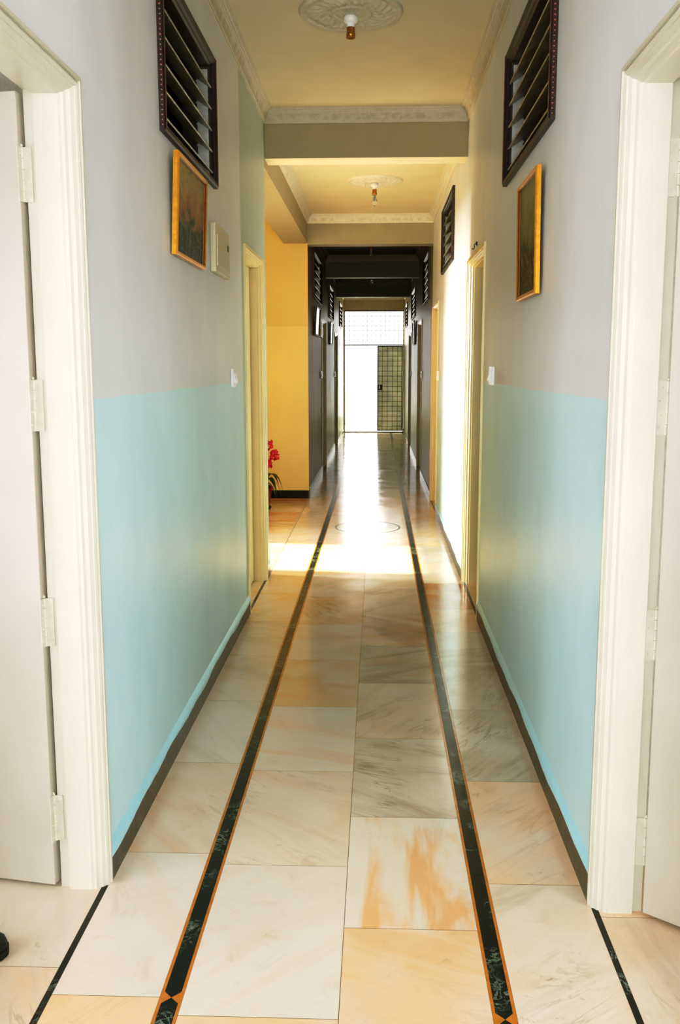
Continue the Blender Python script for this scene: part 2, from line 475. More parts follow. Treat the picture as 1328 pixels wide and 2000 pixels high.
BEAMS = [(6.63, 6.84, 2.86, 'grey ceiling beam with a broad lit underside closest to the bulbless lamp holder'),
         (10.57, 10.79, 2.79, 'tan ceiling beam above the start of the dark corridor'),
         (14.2, 14.42, 2.77, 'black-looking ceiling beam midway down the dark corridor'),
         (17.8, 18.0, 2.745, 'dark ceiling beam closest to the metal gate')]
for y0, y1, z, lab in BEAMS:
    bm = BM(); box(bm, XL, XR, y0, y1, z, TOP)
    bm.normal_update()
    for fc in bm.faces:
        if fc.normal.z < -.5 or fc.normal.y > .5: fc.material_index = 1  # nearest beam's underside and back take paler colour, bounced light painted in
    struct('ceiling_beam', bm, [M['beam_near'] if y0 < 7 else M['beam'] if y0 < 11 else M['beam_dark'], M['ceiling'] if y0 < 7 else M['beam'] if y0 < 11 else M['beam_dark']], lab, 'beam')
bm = BM(); box(bm, XL - 0.26, XL, YC1, YC2, 2.80, TOP)
struct('ceiling_beam', bm, M['beam'], 'long beam running along the corridor over the lobby opening', 'beam')

CW, CH = 0.055, 0.092
CPROF = [(0.0, 0.0), (0.006, 0.0), (0.006, 0.008), (0.010, 0.012), (0.012, 0.018), (0.017, 0.040), (0.024, 0.056), (0.028, 0.060), (0.030, 0.066),
         (0.036, 0.070), (0.038, 0.077), (0.047, 0.080), (0.050, 0.086), (CW, 0.087), (CW, CH)]
def cornice(name, p0, p1, inward, z, lab, mats, m0=1, m1=1):
    """moulding from p0 to p1 (x,y) with profile going inward; mitred at its ends"""
    bm = BM()
    p0, p1, inw = Vector((*p0, 0)), Vector((*p1, 0)), Vector((*inward, 0)); d = (p1 - p0).normalized()
    prev = None
    for o, h in CPROF:
        a = bm.verts.new(p0 + inw * o + d * o * m0 + Vector((0, 0, z - CH + h)))
        b = bm.verts.new(p1 + inw * o - d * o * m1 + Vector((0, 0, z - CH + h)))
        if prev:
            f = bm.faces.new((prev[0], prev[1], b, a))
            f.material_index = 1 if 0.011 < o < 0.0245 and h > 0.02 else 0
        prev = (a, b)
    struct(name, bm, mats, lab, 'cornice')
n = 1
desc = ['first ceiling bay', 'second ceiling bay with the clear bulb', 'first dark ceiling bay', 'second dark ceiling bay', 'last ceiling bay before the gate']
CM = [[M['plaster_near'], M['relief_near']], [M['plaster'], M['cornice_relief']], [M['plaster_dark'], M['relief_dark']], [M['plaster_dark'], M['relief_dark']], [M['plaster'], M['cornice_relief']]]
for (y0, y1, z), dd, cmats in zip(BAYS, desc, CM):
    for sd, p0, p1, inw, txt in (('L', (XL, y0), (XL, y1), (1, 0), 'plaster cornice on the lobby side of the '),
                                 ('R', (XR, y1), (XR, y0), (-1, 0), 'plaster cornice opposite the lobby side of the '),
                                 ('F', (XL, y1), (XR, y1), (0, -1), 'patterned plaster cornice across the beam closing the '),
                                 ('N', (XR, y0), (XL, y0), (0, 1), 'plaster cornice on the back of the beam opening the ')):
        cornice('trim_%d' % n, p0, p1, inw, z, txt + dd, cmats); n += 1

# ------------------------------------------------------------------ floor
def build_floor():
    bm = BM()
    tint = bm.verts.layers.float_color.new('tint'); par = bm.verts.layers.float_color.new('marble')
    G = 0.0008
    def quad(pts, mi, col=(1, 1, 1, 1), mp=(0, 0, 0, 0), z=0.0):
        vs = [bm.verts.new((x, y, z)) for x, y in pts]
        for v in vs: v[tint] = col; v[par] = mp
        f = bm.faces.new(vs); f.material_index = mi
        if f.normal.z < 0 or True:
            f.normal_update()
            if f.normal.z < 0: f.normal_flip()
    def tile(x0, x1, y0, y1, col, rot=None, vein=None, orange=None):
        rot = random.random() if rot is None else rot
        vein = random.uniform(.1, .7) if vein is None else vein
        orange = random.uniform(0, .5) if orange is None else orange
        quad([(x0 + G, y0 + G), (x1 - G, y0 + G), (x1 - G, y1 - G), (x0 + G, y1 - G)], 0, col, (rot, vein, random.random(), orange))
    PAL = dict(w=S(223, 206, 190), c=S(222, 194, 168), p=S(228, 190, 156), t=S(220, 183, 144), g=S(196, 178, 158), y=S(230, 192, 142), o=S(204, 126, 62))
    keys = 'cctypgty'
    HB = 0.0275
    bL, bR, xj = -0.4788, 0.2982, -0.0819
    strips = [(XL + .004, bL - HB, 2.009, .666, 'Lo'), (bL + HB, xj, 1.948, .666, 'Lc'), (xj, bR - HB, 2.304, .645, 'Rc'), (bR + HB, XR - .004, 2.535, .685, 'Ro')]
    # tiles read off the photograph, first one starts at the strip's reference joint (index 0), negative ones lie towards the viewpoint
    known = {'Lo': {-1: ('p', .1, .1, .5), 0: ('w', .9, .1, .25), 1: ('c', .88, .3, .5), 2: ('w', .9, .5, .1), 3: ('c', .85, .3, .3), 4: ('t', .3, .4, .3), 5: ('y', .1, .2, .3), 6: ('y', .2, .2, .2)},
             'Lc': {-1: ('p', .3, .1, .6), 0: ('w', .12, .08, .35), 1: ('c', .85, .35, .25), 2: ('w', .8, .15, .5), 3: ('t', .8, .3, .6), 4: ('c', .2, .12, .3), 5: ('t', .4, .8, .2), 6: ('c', .1, .3, .2)},
             'Rc': {-1: ('p', .82, .15, .85), 0: ('w', .004, .12, 1.5), 1: ('g', .83, 1.0, 0), 2: ('c', .1, .75, .1), 3: ('g', .18, .7, .3), 4: ('t', .85, .9, .1), 5: ('c', .12, .5, .1), 6: ('c', .1, .2, .2)},
             'Ro': {-1: ('c', .15, .6, .15), 0: ('p', .12, .25, .4), 1: ('g', .1, .85, .1), 2: ('g', .05, .7, .2), 3: ('g', .2, .75, .1), 4: ('t', .1, .5, .2), 5: ('o', .25, .4, .6), 6: ('c', .2, .1, .2)}}
    for x0, x1, yr, sp, nm in strips:
        ys = {0: yr}
        if nm == 'Ro': ys.update({1: 3.215, 2: 3.93, 3: 4.55, 4: 5.14, 5: 5.656, 6: 6.346}); sp = .68
        if nm == 'Rc': ys.update({1: 2.93, 2: 3.598, 3: 4.265, 4: 4.866, 5: 5.52, 6: 6.18})
        def yj(i):
            if i in ys: return ys[i]
            return yr + i * sp if i < 0 else ys[max(ys)] + (i - max(ys)) * sp
        i = int((Y0 - yr) / sp) - 1
        while yj(i) < YEND + WT:
            a, b = max(yj(i), Y0), min(yj(i + 1), YEND + WT)
            if b > a:
                if i in known[nm]:
                    kk, r, v, o = known[nm][i]; tile(x0, x1, a, b, PAL[kk], r, v, o)
                else:
                    tile(x0, x1, a, b, PAL[random.choice('ctcgcp')])
            i += 1
    # two long inlaid bands: orange edging, black marble pieces that end in points where they meet
    for cx, ybow in ((bL, 2.009), (bR, 1.962)):
        e, k = HB, 0.0200
        quad([(cx - e, Y0), (cx - k, Y0), (cx - k, YEND), (cx - e, YEND)], 2)
        quad([(cx + k, Y0), (cx + e, Y0), (cx + e, YEND), (cx + k, YEND)], 2)
        bows = [ybow - 4.6, ybow]
        for j, yb in enumerate(bows):
            q = 0.021
            quad([(cx - k, yb - q), (cx, yb), (cx - k, yb + q)], 2); quad([(cx + k, yb - q), (cx + k, yb + q), (cx, yb)], 2)
            quad([(cx - k, yb - q), (cx + k, yb - q), (cx, yb)], 1); quad([(cx - k, yb + q), (cx, yb), (cx + k, yb + q)], 1)
            a, b = yb + q, min((bows[j + 1] - q) if j + 1 < len(bows) else YEND, YEND)
            m = max(1, round((b - a) / .6)); st = (b - a) / m
            for t in range(m): quad([(cx - k, a + t * st + .0006), (cx + k, a + t * st + .0006), (cx + k, a + (t + 1) * st), (cx - k, a + (t + 1) * st)], 1)
    # round ring inlay in front of the lobby
    N = 64
    for i in range(N):
        a, b = 2 * math.pi * i / N, 2 * math.pi * (i + 1) / N
        quad([(-.085 + r * math.cos(t), 8.64 + r * 1.12 * math.sin(t)) for r, t in ((.288, a), (.303, a), (.303, b), (.288, b))], 1, z=0.0006)
    # thin black lines where the doorways meet the corridor, with room and lobby tiles beyond
    for sgn, xa, xb in ((-1, XL - 3.6, XL - .004), (1, XR + .004, XR + 3.6)):
        x = xb if sgn < 0 else xa
        for y0, y1 in ([(Y0, YC1), (YC2, YEND)] if sgn < 0 else [(Y0, YEND)]):
            quad([(x - .008, y0), (x + .008, y0), (x + .008, y1), (x - .008, y1)] if True else [], 1)
        if sgn < 0: tile(x - .0085, x + .0045, YC1, YC2, PAL['c'], .2, .1, .1)
        xs = (xb - .008, xa) if sgn < 0 else (xa + .008, xb)
        yy = Y0 + (.15 if sgn < 0 else .42); jx = 0
        rows = []
        while yy < YEND: rows.append(yy); yy += 0.62
        rows = [Y0] + rows + [YEND]
        for ya, yb in zip(rows, rows[1:]):
            xx = xs[0]
            while (xx > xa + .02) if sgn < 0 else (xx < xb - .02):
                nx = xx + sgn * .62
                nx = max(nx, xa) if sgn < 0 else min(nx, xb)
                kk = random.choice('ccgwp') if ya < 4 else random.choice('tyoyt')
                if sgn < 0 and YC1 < ya < YC2 + .7: kk = random.choice('ccyc') if ya < 7.9 else random.choice('ooyo')  # tiles under the sun patch made paler, part of its light in the colour
                if sgn > 0 and ya < 4: kk = random.choice('pcp')
                tile(min(xx, nx), max(xx, nx), ya, yb, PAL[kk])
                xx = nx
    # grout bed and slab
    for v in box(bm, XL - 3.8, XR + 3.8, Y0 - .1, YEND + WT, -0.12, -0.0012, 3): v[tint] = (1, 1, 1, 1)
    return bm
def floor_object():
    bm = build_floor()
    me = bpy.data.meshes.new('floor'); bm.to_mesh(me); bm.free()
    for k in ('marble', 'band', 'orange', 'grout'): me.materials.append(M[k])
    o = bpy.data.objects.new('floor', me); COL.objects.link(o)
    tag(o, 'polished marble tile floor with two black inlaid bands edged in orange', 'floor', None, 'structure')
floor_object()
bm = BM(); box(bm, -8, 8, YEND + WT, YEND + 9, -0.15, -0.02)
struct('ground', bm, M['white_paint'], 'sunlit pale terrace beyond the metal gate', 'ground')
bm = BM(); box(bm, -10, LX - .0, YC1 - 2, YC2 + 2, -0.15, -0.01) if False else box(bm, -10, XL - 3.85, YC1 - 2, YC2 + 2, -0.15, -0.01)
struct('ground', bm, M['white_paint'], 'sunlit pale paving outside the lobby doorway', 'ground')
# faint parapet on the terrace
bm = BM()
box(bm, -3, 3, YEND + 3.2, YEND + 3.3, -0.02, 0.86); box(bm, -3, 3, YEND + 3.16, YEND + 3.34, 0.86, 0.92)
struct('wall_parapet', bm, M['white_paint'], 'low white parapet glaring beyond the open half of the gate', 'parapet')

# ------------------------------------------------------------------ baseboards with an uneven lip of wall paint on top
def baseboard(name, side, y0, y1, lab, drip=True, h=0.083):
    x0, x1 = sorted((sx(side, 0), sx(side, -0.010)))
    bm = BM()
    nseg = max(1, round((y1 - y0) / 0.9)); st = (y1 - y0) / nseg
    for i in range(nseg): box(bm, x0, x1, y0 + i * st, y0 + (i + 1) * st - 0.0012, 0, h)
    o = struct(name, bm, M['skirting'], lab, 'baseboard')
    if drip:
        bm = BM(); rows = []
        N = max(4, int((y1 - y0) / 0.03)); ph = random.random() * 9
        for i in range(N + 1):
            y = y0 + (y1 - y0) * i / N
            wv = 0.006 * math.sin(y * 5.1 + ph) + 0.004 * math.sin(y * 13.7) + random.uniform(-.0012, .0012)
            lo = h - 0.006 + wv
            rows.append([bm.verts.new((sx(side, d), y, z)) for d, z in ((-0.0113, lo), (-0.0113, h + 0.004), (-0.0085, h + 0.010), (-0.0015, h + 0.030), (0.002, h + 0.034))])
        for a, b in zip(rows, rows[1:]):
            for k in range(4): bm.faces.new((a[k], a[k + 1], b[k + 1], b[k]))
        d = obj('paint_lip', bm, M['drip'], o, True)
        d['label'] = 'pale blue paint lip along the top of the skirting'
    return o
def gaps(side, a, b):
    cuts = sorted((y0 - O, y1 + O) for s, y0, y1, zt, st in DOORS if s == side and y0 > a - 3 and y1 < b + 1)
    out, cur = [], a
    for c0, c1 in cuts:
        if c0 - cur > 0.04: out.append((cur, c0))
        cur = max(cur, c1)
    if b - cur > 0.04: out.append((cur, b))
    return out
k = 0
seglab = {'L': ['dark marble skirting behind the viewpoint on the shoe side', 'dark marble skirting below the landscape picture and electrical box', 'short dark skirting at the lobby corner',
                'shining skirting just past the yellow-lit lobby wall', 'shining skirting between the two dark doors past the lobby', 'shining skirting beside the open half of the gate'],
          'R': ['dark marble skirting behind the viewpoint across from the shoe', 'dark marble skirting below the portrait-shaped picture', 'shining skirting under the sunlit wall opposite the lobby',
                'short shining skirting after the yellow-lit doorway', 'shining skirting between the two dark doors across the far corridor', 'skirting beside the grille leaf of the gate']}
segs = gaps('L', Y0, YC1) + gaps('L', YC2, YEND)
for i, (a, b) in enumerate(segs): baseboard('baseboard_left', 'L', a, b, seglab['L'][min(i, 5)], drip=b < YC2 + 9)
for i, (a, b) in enumerate(gaps('R', Y0, YEND)): baseboard('baseboard_right', 'R', a, b, seglab['R'][min(i, 5)], drip=b < 9.6)
bm = BM(); box(bm, LX, XL - 0.002, YC2 - 0.012, YC2, 0, 0.09)
M['skirting_black'] = plain('black_marble_skirting', S(18, 18, 16), 0.5, vary=0.2)
M['skirting_black'].node_tree.nodes['Principled BSDF'].inputs['Specular IOR Level'].default_value = 0.15
struct('baseboard_lobby', bm, M['skirting_black'], 'black marble skirting along the yellow-lit lobby wall', 'baseboard')

# ------------------------------------------------------------------ doors
FPROF = [(.034, .128), (.014, .128), (.014, .100), (0, .100), (0, .036), (.004, .031), (.004, .023), (.011, .018), (.014, .012), (.014, .008), (.021, .003),
         (.024, .001), (.024, -.003), (.031, -.007), (.034, -.007), (.034, -.004), (.038, -.004), (.038, -.012), (O, -.012), (O, .004)]
def door_frame(side, y0, y1, zt, parent, mat):
    bm = BM(); prev = None
    for o, d in FPROF:
        x = sx(side, d)
        v = [bm.verts.new(p) for p in ((x, y0 - o, 0), (x, y0 - o, zt + o), (x, y1 + o, zt + o), (x, y1 + o, 0))]
        if prev:
            for i in range(3): bm.faces.new((prev[i], prev[i + 1], v[i + 1], v[i]))
        prev = v
    return obj('door_frame', bm, mat, parent)

def hinge(parent, px, py, z, ud, vd):
    """butt hinge at pin (px,py); ud runs along the jamb strip, vd along the leaf edge"""
    bm = BM()
    L = 0.135; ud, vd = Vector((*ud, 0)), Vector((*vd, 0))
    for i in range(5):
        z0 = z - L / 2 + i * L / 5
        lathe(bm, [(0.0058, 0), (0.0058, L / 5 - 0.0012)], (px, py, z0), 10)
    lathe(bm, [(0.002, 0.0), (0.0045, 0.002), (0.0045, 0.006), (0.001, 0.009)], (px, py, z + L / 2), 10)
    for d in (ud, vd):
        nrm = Vector((d.y, -d.x, 0)); nrm = nrm if nrm.y < 0 or (abs(nrm.y) < .3 and nrm.x * (-px) > 0) else -nrm
        obox(bm, Vector((px, py, z - L / 2)) - nrm * .001, d * .025, nrm * .0022, Vector((0, 0, L)))
        for kx in range(4):
            c = Vector((px, py, z - L / 2 + L * (kx + .5) / 4)) + d * (.013 if kx % 2 else .019) + nrm * .0008
            sphere(bm, c, .0030, 8, 5, mi=1)
    return obj('hinge', bm, [M['hinge'], M['hinge_dark']], parent)

DLAB = {0: 'open cream door behind the shoe, its four hinges showing', 1: 'open cream door across the corridor from the shoe',
        2: 'closed cream door past the electrical box, at the lobby corner', 3: 'cream door set in a deep frame under the small wall hook',
        4: 'yellow-lit doorway with a bright white header opposite the lobby', 5: 'dark door just past the small box beyond the lobby',
        6: 'first dark door across the corridor after the yellow-lit doorway', 7: 'last dark door before the open half of the gate', 8: 'last dark door before the grille leaf of the gate'}
M['edge_brightened'] = plain('cream_door_edge', S(246, 236, 206), 0.35, vary=0.03, scale=4)  # leaf edge brightened in its colour, standing in for light on it
M['cream_dim'] = plain('cream_enamel_warm', S(236, 216, 164), 0.3, vary=0.03, scale=5)
M['yellow_sun_tint'] = plain('yellow_door_enamel', S(232, 190, 62), 0.35, vary=0.05, scale=6)  # sun's yellow on the doorway opposite the lobby put into the colour
M['door_shade_tint'] = plain('door_paint_shade_tint', S(120, 104, 70), 0.4, vary=0.08, scale=6)  # shade on the far doors put into their colour
for i, (s, y0, y1, zt, st) in enumerate(DOORS):
    root = empty('door_%d' % (i + 1), (sx(s, 0), (y0 + y1) / 2, 0), DLAB[i], 'door', None, 'structure')
    sg = -1 if s == 'L' else 1
    fm = M['cream'] if i < 2 else M['cream_dim']
    door_frame(s, y0, y1, zt, root, fm)
    if st == 'open_l':
        A = Vector((-0.911, y1 - .001, .012)); u = Vector((-.985, .170, 0)).normalized(); v = Vector((.170, .985, 0)).normalized()
        bm = BM(); obox(bm, A, u * .80, v * .036, Vector((0, 0, zt - .004)), .002)
        bm.normal_update()
        for fc in bm.faces:
            if fc.normal.dot(-u) > .9: fc.material_index = 1
        lf = obj('door_leaf', bm, [M['cream_leaf'], M['edge_brightened']], root)
        for z in (1.955, 1.37, .78, .21): hinge(lf, -0.9065, y1 + .012, z, (1, 0), (-.12, -.99))
    elif st == 'open_r':
        A = Vector((0.722, y1 - .012, .012)); u = Vector((.776, -.63, 0)).normalized(); v = Vector((.63, .776, 0)).normalized()
        bm = BM(); obox(bm, A, u * .82, v * .036, Vector((0, 0, zt - .004)), .002)
        lf = obj('door_leaf', bm, M['cream_leaf'], root)
        for z in (1.945, 1.367, .78, .205): hinge(lf, 0.7265, y1 + .012, z, (-1, 0), (.5, .6))
    elif st == 'ajar':
        A = Vector((XR + .128, y1 - .006, .012)); u = Vector((.94, -.34, 0)).normalized(); v = Vector((.34, .94, 0)).normalized()
        bm = BM(); obox(bm, A, u * .84, v * .036, Vector((0, 0, zt - .016)), .002)
        lf = obj('door_leaf', bm, M['yellow_sun_tint'], root)
        for z in (1.95, 1.37, .78, .21): hinge(lf, XR + .122, y1 + .012, z, (-1, 0), (.3, .9))
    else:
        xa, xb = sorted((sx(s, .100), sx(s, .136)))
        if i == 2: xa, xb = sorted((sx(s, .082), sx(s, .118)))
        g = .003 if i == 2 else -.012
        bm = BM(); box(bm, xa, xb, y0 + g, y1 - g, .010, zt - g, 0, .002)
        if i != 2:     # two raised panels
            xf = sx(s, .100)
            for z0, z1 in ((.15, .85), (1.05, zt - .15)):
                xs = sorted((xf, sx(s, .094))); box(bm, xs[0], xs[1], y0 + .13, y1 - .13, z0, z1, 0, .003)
        mt = M['cream_dim'] if i == 2 else M['yellow_sun_tint'] if st == 'closed_yellow' else M['door_shade_tint']
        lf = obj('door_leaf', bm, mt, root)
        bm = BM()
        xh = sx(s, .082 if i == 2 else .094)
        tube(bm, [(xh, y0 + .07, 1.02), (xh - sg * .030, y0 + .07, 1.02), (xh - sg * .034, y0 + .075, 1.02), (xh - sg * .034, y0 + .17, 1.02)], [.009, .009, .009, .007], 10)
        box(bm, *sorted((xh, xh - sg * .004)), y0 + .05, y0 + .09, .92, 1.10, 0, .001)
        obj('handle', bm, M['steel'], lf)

# ------------------------------------------------------------------ louvre windows
VLAB = {0: 'dark-framed glass louvre window above the landscape picture and electrical box', 1: 'dark-framed glass louvre window above the portrait-shaped picture',
        2: 'brown-framed louvre window in the sunlit bay opposite the lobby', 3: 'shadowed louvre window over the glaring picture just past the lobby',
        4: 'shadowed louvre window just past the yellow-lit doorway', 5: 'shadowed louvre window above the picture between two dark doors on the lobby side',
        6: 'shadowed louvre window above the picture between two dark doors across from the lobby side', 7: 'small-looking louvre window beside the open half of the gate',
        8: 'small-looking louvre window beside the grille leaf of the gate'}
WPROF = [(0.046, .132), (0.046, .004), (.040, -.004), (.034, -.006), (.028, -.016), (.016, -.022), (.008, -.022), (0, -.018), (0, .004)]   # offset inward from the outer edge, depth
def vent(i, s, y0, y1, z0, z1, beads):
    root = empty('window_%d' % (i + 1), (sx(s, 0), (y0 + y1) / 2, z0), VLAB[i], 'window', None, 'structure')
    sg = -1 if s == 'L' else 1
    bm = BM(); prev = None
    for o, d in WPROF:
        x = sx(s, d)
        v = [bm.verts.new(p) for p in ((x, y0 + o, z0 + o), (x, y1 - o, z0 + o), (x, y1 - o, z1 - o), (x, y0 + o, z1 - o))]
        if prev:
            for k in range(4): bm.faces.new((prev[k], prev[(k + 1) % 4], v[(k + 1) % 4], v[k]))
        prev = v
    fr = obj('window_frame', bm, M['wood'], root)
    if beads:
        bm = BM()
        z = z0 + .02
        while z < z1 - .01:
            sphere(bm, (sx(s, -.010), y0 + .001, z), .0075, 8, 6, 1, .7, .9); sphere(bm, (sx(s, -.010), y1 - .001, z), .0075, 6, 4, 1, .7, .9)
            z += .0165
        for yy in (y0, y1):
            box(bm, *sorted((sx(s, -.020), sx(s, -.0245))), yy + (.010 if yy == y0 else -.018), yy + (.018 if yy == y0 else -.010), z0 + .01, z1 - .01, 0, .001)
        b = obj('carved_molding', bm, M['bead'], fr)
        b['label'] = 'beaded brown edge carved along the frame'
    a, b_, c, e = y0 + .046, y1 - .046, z0 + .046, z1 - .046
    for yb, sgn in ((a, 1), (b_, -1)):
        bm = BM()
        xs = sorted((sx(s, .012), sx(s, .062)))
        box(bm, xs[0], xs[1], *sorted((yb, yb + sgn * .004)), c, e - .012)
        for k in range(5):      # slat clips
            zc = c + .010 + k * (e - c) / 5.2
            obox(bm, (sx(s, .014), yb + sgn * .004, zc), (sg * .052, 0, .036), (0, sgn * .004, 0), (0, 0, .006))
        for zc in (c + .05, e - .035): sphere(bm, (sx(s, .040), yb + sgn * .004, zc), .006, 8, 6, mi=1)
        br = obj('slat_bracket', bm, [M['alu'], M['black']], root)
        br['label'] = 'grey metal bracket that holds the glass slats'
    for k in range(5):
        zc = c + .010 + k * (e - c) / 5.2
        bm = BM()
        obox(bm, (sx(s, -.004), a + .009, zc + .004), (sg * .086, 0, .058), (0, b_ - a - .018, 0), (sg * -.0030, 0, .0045))
        obj('glass_slat', bm, M['slat'], root)
for i, v in enumerate(VENTS): vent(i, *v)

# ------------------------------------------------------------------ pictures
def picture(side, y0, y1, z0, z1, art, lab, tilt=0.0, proud=.030, frame='gold', name='framed_picture', gap=.012):
    """flat gilt frame; y/z are on the frame's front; tilt leans its top into the corridor"""
    sg = 1 if side == 'L' else -1
    root = empty(name, (sx(side, 0), (y0 + y1) / 2, z0), lab, 'picture')
    w, h = y1 - y0, z1 - z0
    def P(a, b, d):      # a along Y 0..w, b up, d out from the wall
        q = gap + d + math.sin(tilt) * b
        return (sx(side, -q), y0 + a, z0 + b)
    bm = BM(); prev = None; th = proud - gap
    for o, d in [(0.0, 0.0), (0.0, th * .75), (.004, th), (.012, th), (.016, th * .8), (.020, th * .62), (.022, th * .35)]:
        v = [bm.verts.new(P(*p)) for p in ((o, o, d), (w - o, o, d), (w - o, h - o, d), (o, h - o, d))]
        if prev:
            for k in range(4):
                f = bm.faces.new((prev[k], prev[(k + 1) % 4], v[(k + 1) % 4], v[k])); f.material_index = 1 if o > .017 else 0
        else:
            bm.faces.new(v[::-1])
        prev = v
    obj('picture_frame', bm, [M[frame], M['gold_dark']], root)
    bm = BM(); o = .0215
    f = [bm.verts.new(P(*p)) for p in ((o, o, th * .4), (w - o, o, th * .4), (w - o, h - o, th * .4), (o, h - o, th * .4))]
    bm.faces.new(f)
    b = [bm.verts.new(P(*p)) for p in ((o, o, th * .2), (w - o, o, th * .2), (w - o, h - o, th * .2), (o, h - o, th * .2))]
    bm.faces.new(b)
    for k in range(4): bm.faces.new((f[k], f[(k + 1) % 4], b[(k + 1) % 4], b[k]))
    obj('canvas', bm, M[art], root)
    return root
picture('L', 3.575, 4.165, 1.885, 2.255, 'art_a', 'gilt-framed brown landscape picture under the louvre window, beside the electrical box', math.radians(2.6), .026, gap=.004)
picture('R', 3.545, 4.005, 1.735, 2.185, 'art_b', 'gilt-framed upright green picture alone below a louvre window', math.radians(.8), .030, gap=.010)
picture('L', 11.45, 12.20, 1.85, 2.20, 'art_glazed', 'glaring framed picture in the dark corridor just past the lobby', math.radians(3), .03, 'wood')
picture('L', 15.1, 15.85, 1.83, 2.19, 'art_glazed', 'shadowed picture between the two dark doors on the lobby side', math.radians(2), .03, 'wood')
picture('R', 14.98, 15.65, 1.82, 2.19, 'art_glazed', 'shadowed picture between the two dark doors across from the lobby side', math.radians(2), .03, 'wood')

# ------------------------------------------------------------------ electrical boxes and switches
def breaker(side, y0, y1, z0, z1, lab):
    sg = -1 if side == 'L' else 1
    root = empty('electrical_switch_box', (sx(side, 0), (y0 + y1) / 2, z0), lab, 'electrical box')
    w, h = y1 - y0, z1 - z0
    bm = BM(); box(bm, *sorted((sx(side, 0), sx(side, -.026))), y0, y1, z0, z1, 0, .003)
    obj('casing', bm, M['box'], root)
    bm = BM(); box(bm, *sorted((sx(side, -.0255), sx(side, -.031))), y0 + .03, y1 - .025, z0 + .03, z1 - .05, 0, .0015)
    dr = obj('cover', bm, M['box'], root)
    bm = BM(); box(bm, *sorted((sx(side, -.0305), sx(side, -.0325))), y1 - .095, y1 - .05, z0 + h * .56, z0 + h * .70)
    l = obj('latch', bm, M['black'], dr); l['label'] = 'small dark latch window'
breaker('L', 4.43, 4.83, 1.905, 2.125, 'cream electrical box on the wall by the gilt landscape picture')
breaker('L', 12.55, 12.98, 1.86, 2.10, 'glaring small box beside the dark door past the lobby')

def switch(side, y, z, lab, w=.11, h=.095):
    sg = -1 if side == 'L' else 1
    root = empty('light_switch', (sx(side, 0), y, z), lab, 'light switch')
    bm = BM(); box(bm, *sorted((sx(side, 0), sx(side, -.016))), y - w / 2, y + w / 2, z - h / 2, z + h / 2, 0, .003)
    obj('switch_plate', bm, M['switch'], root)
    for dy in (-.022, .020):
        bm = BM()
        x = sx(side, -.016)
        pts = [(x, z - .026), (x - sg * -.0, z + .026)]
        vs = []
        for yy in (y + dy - .013, y + dy + .013):
            vs.append([bm.verts.new((sx(side, -d), yy, zz)) for d, zz in ((.0155, z - .026), (.0155, z + .026), (.018, z + .026), (.021, z), (.029, z - .022), (.026, z - .026))])
        for k in range(6): bm.faces.new((vs[0][k], vs[0][(k + 1) % 6], vs[1][(k + 1) % 6], vs[1][k]))
        bm.faces.new(vs[0]); bm.faces.new(vs[1][::-1])
        obj('rocker', bm, M['switch'], root)
switch('L', 5.02, 1.414, 'white double switch on the paint line before the closed door at the lobby corner')
switch('R', 4.96, 1.424, 'white double switch on the paint line before the deep-framed door under the wall hook')
switch('R', 9.32, 1.385, 'glaring white switch at the edge of the yellow-lit doorway')
switch('L', 12.93, 1.365, 'glaring switch beside the dark door past the lobby')
switch('R', 12.80, 1.365, 'glaring switch beside the first dark door after the yellow-lit doorway')
switch('L', 16.90, 1.345, 'glinting switch beside the last dark door on the lobby side')
switch('R', 16.86, 1.350, 'glinting switch beside the last dark door before the grille leaf')

# small hook above the door under which nothing hangs
bm = BM()
hx, hy, hz = XR, 5.90, 2.205
tube(bm, [(hx + .004, hy, hz), (hx - .014, hy, hz), (hx - .018, hy, hz - .006), (hx - .018, hy, hz - .026), (hx - .024, hy, hz - .034), (hx - .032, hy, hz - .028)], .0028, 8)
lathe(bm, [(.002, -.012), (.008, -.010), (.008, .010), (.002, .012)], (hx - .002, hy, hz), 10)
tag(obj('wall_hook', bm, M['iron'], None, True), 'small dark wall hook above the deep-framed door', 'hook')

# ------------------------------------------------------------------ ceiling roses and lamp holders
def rose(x, y, z, R, lab, mat='plaster'):
    bm = BM(); NR, NA = 40, 120
    grid = []
    for i in range(NR + 1):
        t = i / NR; row = []
        for a in range(NA):
            th = 2 * math.pi * a / NA
            hgt = .012
            if t > .95: hgt = .004 + .016 * math.sin((1 - t) / .05 * math.pi / 2)
            elif t > .86: hgt = .020 - .006 * abs(math.sin((t - .86) / .09 * math.pi * 2))
            elif t > .42:
                s = (t - .42) / .44
                hgt = .010 + .014 * math.sin(s * math.pi) * (0.45 + .55 * abs(math.sin(th * 6 + .8 * math.sin(s * 7)))) + .004 * math.sin(th * 24 + s * 11)
            elif t > .34: hgt = .022 * math.sin((t - .34) / .08 * math.pi) * .6 + .010
            elif t > .12: hgt = .010 + .012 * (1 - (t - .12) / .22) * (.5 + .5 * abs(math.sin(th * 8)))
            else: hgt = .030
            r = R * max(t, .001)
            row.append(bm.verts.new((x + r * math.cos(th), y + r * math.sin(th), z - hgt)))
        grid.append(row)
    for A, B in zip(grid, grid[1:]):
        for a in range(NA): bm.faces.new((A[a], A[(a + 1) % NA], B[(a + 1) % NA], B[a]))
    rim = [bm.verts.new((v.co.x, v.co.y, z)) for v in grid[-1]]
    for a in range(NA): bm.faces.new((grid[-1][a], grid[-1][(a + 1) % NA], rim[(a + 1) % NA], rim[a]))
    bm.faces.new(grid[0])
    tag(obj('ceiling_rose', bm, M[mat], None, True), lab, 'ceiling rose')
